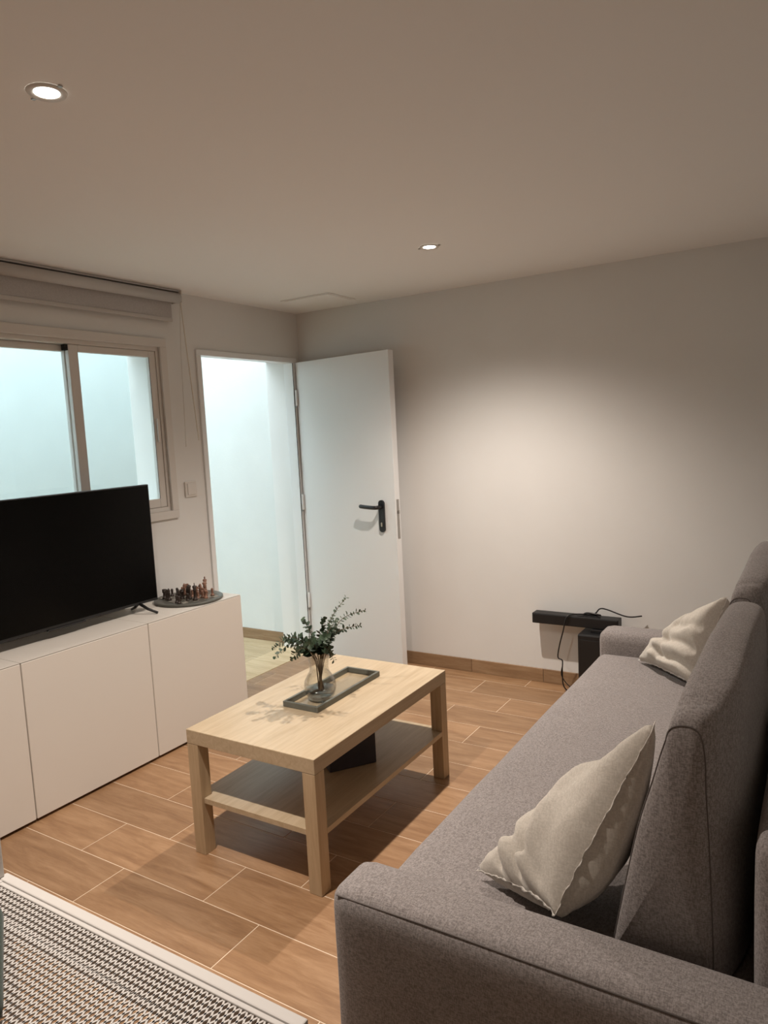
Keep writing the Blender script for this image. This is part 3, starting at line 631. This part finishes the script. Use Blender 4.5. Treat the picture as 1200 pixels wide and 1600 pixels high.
# throw pillows
def pillow(A, B, C, D, thick, label, folds, seed, flip=1):
    A, B, C, D = [Vector(p) for p in (A, B, C, D)]
    cen = (A + B + C + D) / 4
    e = tag(empty('throw_pillow', (cen.x, cen.y, min(A.z, D.z))), label, 'pillow', 'linen throw pillows')
    EI = Matrix.Translation((-cen.x, -cen.y, -min(A.z, D.z)))
    nrm = ((C - A).cross(D - B)).normalized() * flip
    n = 44; bm = bmesh.new(); front = []; backs = []
    def mid(u, v):   # u along A->D, v along A->B
        return (A * (1 - u) * (1 - v) + D * u * (1 - v) + B * (1 - u) * v + C * u * v)
    for i in range(n + 1):
        rf, rb = [], []
        for j in range(n + 1):
            u, v = i / n, j / n; a, b = 2 * u - 1, 2 * v - 1
            pin = 0.05 * (1 - abs(a) ** 3) * (abs(b) ** 4); pin2 = 0.05 * (1 - abs(b) ** 3) * (abs(a) ** 4)
            uu = u + (0.5 - u) * 2 * pin2 * 0.9; vv = v + (0.5 - v) * 2 * pin * 0.9
            p = mid(uu, vv)
            h = (max(0, 1 - a * a) * max(0, 1 - b * b)) ** 0.38 * thick / 2
            f_ = 0.0
            for (u0, v0, u1, v1, dep, wd) in folds:
                du, dv = u1 - u0, v1 - v0; ll = math.hypot(du, dv); tt = ((u - u0) * du + (v - v0) * dv) / ll ** 2
                dd = ((u - u0) * dv - (v - v0) * du) / ll + 0.02 * math.sin(tt * 7)
                fall = 1 if 0 <= tt <= 1 else math.exp(-((tt if tt < 0 else tt - 1) / 0.18) ** 2)
                f_ += dep * fall * (-math.exp(-(dd / wd) ** 2) + 0.55 * math.exp(-((dd - wd * 1.9) / (wd * 1.3)) ** 2))
            wr = noise.noise(Vector((u * 5 + seed, v * 5, seed))) * 0.006 + noise.noise(Vector((u * 13, v * 11 + seed, 1))) * 0.0025
            edge = min(1, (1 - abs(a)) * 8) * min(1, (1 - abs(b)) * 8)
            wav = Vector((noise.noise(Vector((u * 16 + seed, v * 16, 3))), noise.noise(Vector((u * 16, v * 16 + seed, 7))), noise.noise(Vector((u * 16, v * 16, seed))))) * 0.004 * (1 - edge)
            pf_ = p + nrm * (h * 0.95 + (f_ + wr) * edge) + wav; pb_ = p - nrm * (h * 1.15 + wr * edge) + wav
            for p_ in (pf_, pb_):      # rest on the seat, stop at the back cushion and the near arm
                p_.z = max(p_.z, 0.4365 + 0.002 * edge)
                lim = 2.592 + (p_.z - 0.436) * 0.225
                dl_ = lim - p_.x
                if dl_ < 0.025: p_.x = lim - 0.025 * math.exp((dl_ - 0.025) / 0.025)
                if p_.z < 0.524: p_.y = max(p_.y, -2.524)
            rf.append(bm.verts.new(pf_))
            rb.append(rf[-1] if i in (0, n) or j in (0, n) else bm.verts.new(pb_))
        front.append(rf); backs.append(rb)
    for i in range(n):
        for j in range(n):
            bm.faces.new((front[i][j], front[i + 1][j], front[i + 1][j + 1], front[i][j + 1]))
            q = [backs[i][j], backs[i][j + 1], backs[i + 1][j + 1], backs[i + 1][j]]
            try: bm.faces.new(q)
            except ValueError: pass
    loop = [front[i][0].co.copy() for i in range(n)] + [front[n][j].co.copy() for j in range(n)] + [front[i][n].co.copy() for i in range(n, 0, -1)] + [front[0][j].co.copy() for j in range(n, 0, -1)]
    o = mesh_obj('pillow_cover', bm, M['linen'], e, True); o.matrix_parent_inverse = EI
    # frayed white flange
    bm = bmesh.new(); cc = cen; ra, rb = [], []
    rs = random.Random(int(seed * 10))
    for p in loop:
        d = (p - cc).normalized(); ra.append(bm.verts.new(p - d * 0.003 + nrm * 0.0012)); rb.append(bm.verts.new(p + d * (0.0045 + rs.uniform(-.002, .003)) + nrm * rs.uniform(-.001, .003)))
    rc = [bm.verts.new(v.co - nrm * 0.0024) for v in ra]; m_ = len(loop)
    for i in range(m_):
        j = (i + 1) % m_
        bm.faces.new((ra[i], ra[j], rb[j], rb[i])); bm.faces.new((rc[j], rc[i], rb[i], rb[j]))
    o = mesh_obj('frayed_edge', bm, M['fringe'], e, True); o.matrix_parent_inverse = EI
    return e
pillow((2.505, -2.515, 0.497), (2.672, -2.42, 0.875), (2.555, -2.17, 0.510), (2.285, -2.395, 0.455), 0.17, 'crumpled beige linen pillow in the near corner of the sofa',
       [(0.52, 0.70, 0.40, 0.05, 0.042, 0.060), (0.80, 0.60, 0.66, 0.05, 0.030, 0.055), (0.20, 0.10, 0.60, 0.22, 0.014, 0.04)], 1.3, 1)
pillow((2.535, -1.015, 0.445), (2.636, -1.03, 0.800), (2.520, -0.735, 0.610), (2.272, -0.752, 0.440), 0.19, 'crumpled beige linen pillow at the far end of the sofa',
       [(0.05, 0.35, 0.80, 0.45, 0.018, 0.05), (0.05, 0.15, 0.60, 0.20, 0.018, 0.045), (0.55, 0.1, 0.5, 0.8, 0.012, 0.05), (0.0, 0.6, 0.5, 0.62, 0.010, 0.05)], 4.7, 1)

# ------------------------------------------------------------------ white expanded-metal mesh bench in the foreground
BZ = 0.45; bx0, bx1, by1, by0 = 1.308, 2.20, -2.897, -3.46
bench = tag(empty('mesh_bench', ((bx0 + bx1) / 2, (by0 + by1) / 2, 0)), 'white metal mesh bench in the bottom left corner in front of the camera', 'bench')
NI = Matrix.Translation((-(bx0 + bx1) / 2, -(by0 + by1) / 2, 0))
def np_(o): o.matrix_parent_inverse = NI; return o
for lo, hi in [((bx0, by1 - 0.024, BZ - 0.03), (bx1, by1, BZ)), ((bx0, by0, BZ - 0.03), (bx1, by0 + 0.024, BZ)), ((bx0, by0 + 0.024, BZ - 0.03), (bx0 + 0.024, by1 - 0.024, BZ)), ((bx1 - 0.024, by0 + 0.024, BZ - 0.03), (bx1, by1 - 0.024, BZ))]:
    np_(box('seat_frame', lo, hi, M['meshw'], bench, 0.003))
for lo, hi in [((bx0 + 0.0245, by1 - 0.036, BZ - 0.012), (bx1 - 0.0245, by1 - 0.0255, BZ - 0.001)), ((bx0 + 0.0245, by0 + 0.0255, BZ - 0.012), (bx1 - 0.0245, by0 + 0.036, BZ - 0.001))]:
    np_(box('inner_lip', lo, hi, M['meshw'], bench, 0.002))
np_(box('apron', (bx0 + 0.004, by1 - 0.010, 0.30), (bx1 - 0.004, by1 - 0.004, BZ - 0.0305), M['meshw'], bench))
np_(box('support_bar', (bx0 + 0.004, by1 - 0.085, BZ - 0.045), (bx1 - 0.004, by1 - 0.070, BZ - 0.034), M['meshw'], bench))
def mesh_panel(name, origin, ux, uy, w, l, cw_, cl_, strand, th):
    ux = Vector(ux); uy = Vector(uy); un = ux.cross(uy); bm = bmesh.new(); o0 = Vector(origin)
    nx, ny = round(w / cw_), round(l / cl_); cw_, cl_ = w / nx, l / ny
    def bar(p, q):
        t = (q - p).normalized(); s = un.cross(t) * strand / 2; h_ = un * th / 2
        v = [bm.verts.new(a + b_ + c_) for a in (p, q) for b_ in (s, -s) for c_ in (h_, -h_)]
        for f in ((0, 1, 3, 2), (4, 6, 7, 5), (0, 4, 5, 1), (2, 3, 7, 6), (0, 2, 6, 4), (1, 5, 7, 3)): bm.faces.new([v[k] for k in f])
    for i in range(nx):
        for j in range(ny):
            c = o0 + ux * ((i + 0.5) * cw_) + uy * ((j + 0.5) * cl_)
            W_, E_, S_, N_ = c - ux * cw_ / 2, c + ux * cw_ / 2, c - uy * cl_ / 2, c + uy * cl_ / 2
            bar(W_, N_); bar(N_, E_); bar(E_, S_); bar(S_, W_)
    o = np_(mesh_obj(name, bm, M['meshw'], bench, recalc=False)); tag(o, kind='stuff'); return o
mesh_panel('seat_mesh', (bx0 + 0.020, by0 + 0.033, BZ - 0.006), (1, 0, 0), (0, 1, 0), bx1 - bx0 - 0.040, by1 - by0 - 0.066, 0.0136, 0.0270, 0.0038, 0.003)
# upright mesh end at the left of the bench
np_(box('end_post', (bx0, by1 - 0.030, BZ + 0.0005), (bx0 + 0.012, by1 - 0.012, 0.86), M['meshw'], bench, 0.003))
np_(box('end_post', (bx0, by0 + 0.004, BZ + 0.0005), (bx0 + 0.012, by0 + 0.022, 0.86), M['meshw'], bench, 0.003))
np_(box('end_rail', (bx0, by0 + 0.004, 0.8605), (bx0 + 0.012, by1 - 0.004, 0.880), M['meshw'], bench, 0.003))
mesh_panel('end_mesh', (bx0 + 0.006, by0 + 0.024, BZ + 0.002), (0, 1, 0), (0, 0, 1), by1 - by0 - 0.048, 0.405, 0.0145, 0.0285, 0.0042, 0.002)
for lx in (bx0 + 0.002, bx1 - 0.026):
    for ly in (by0 + 0.002, by1 - 0.040):
        np_(box('leg', (lx, ly, 0.0), (lx + 0.024, ly + 0.024, BZ - 0.0305), M['meshw'], bench, 0.003))
sc_ = tag(empty('seat_cushion', (1.368, -2.938, BZ + 0.001), math.atan2(-0.223, 0.377)), 'dark green cushion on the mesh bench at the left photo edge', 'cushion')
c_ = soft_box('cushion_body', (0.12, -0.12, 0.0), (0.44, 0.0, 0.045), 0.02, (0, 0, 0.006), M['green'], sc_, 10)
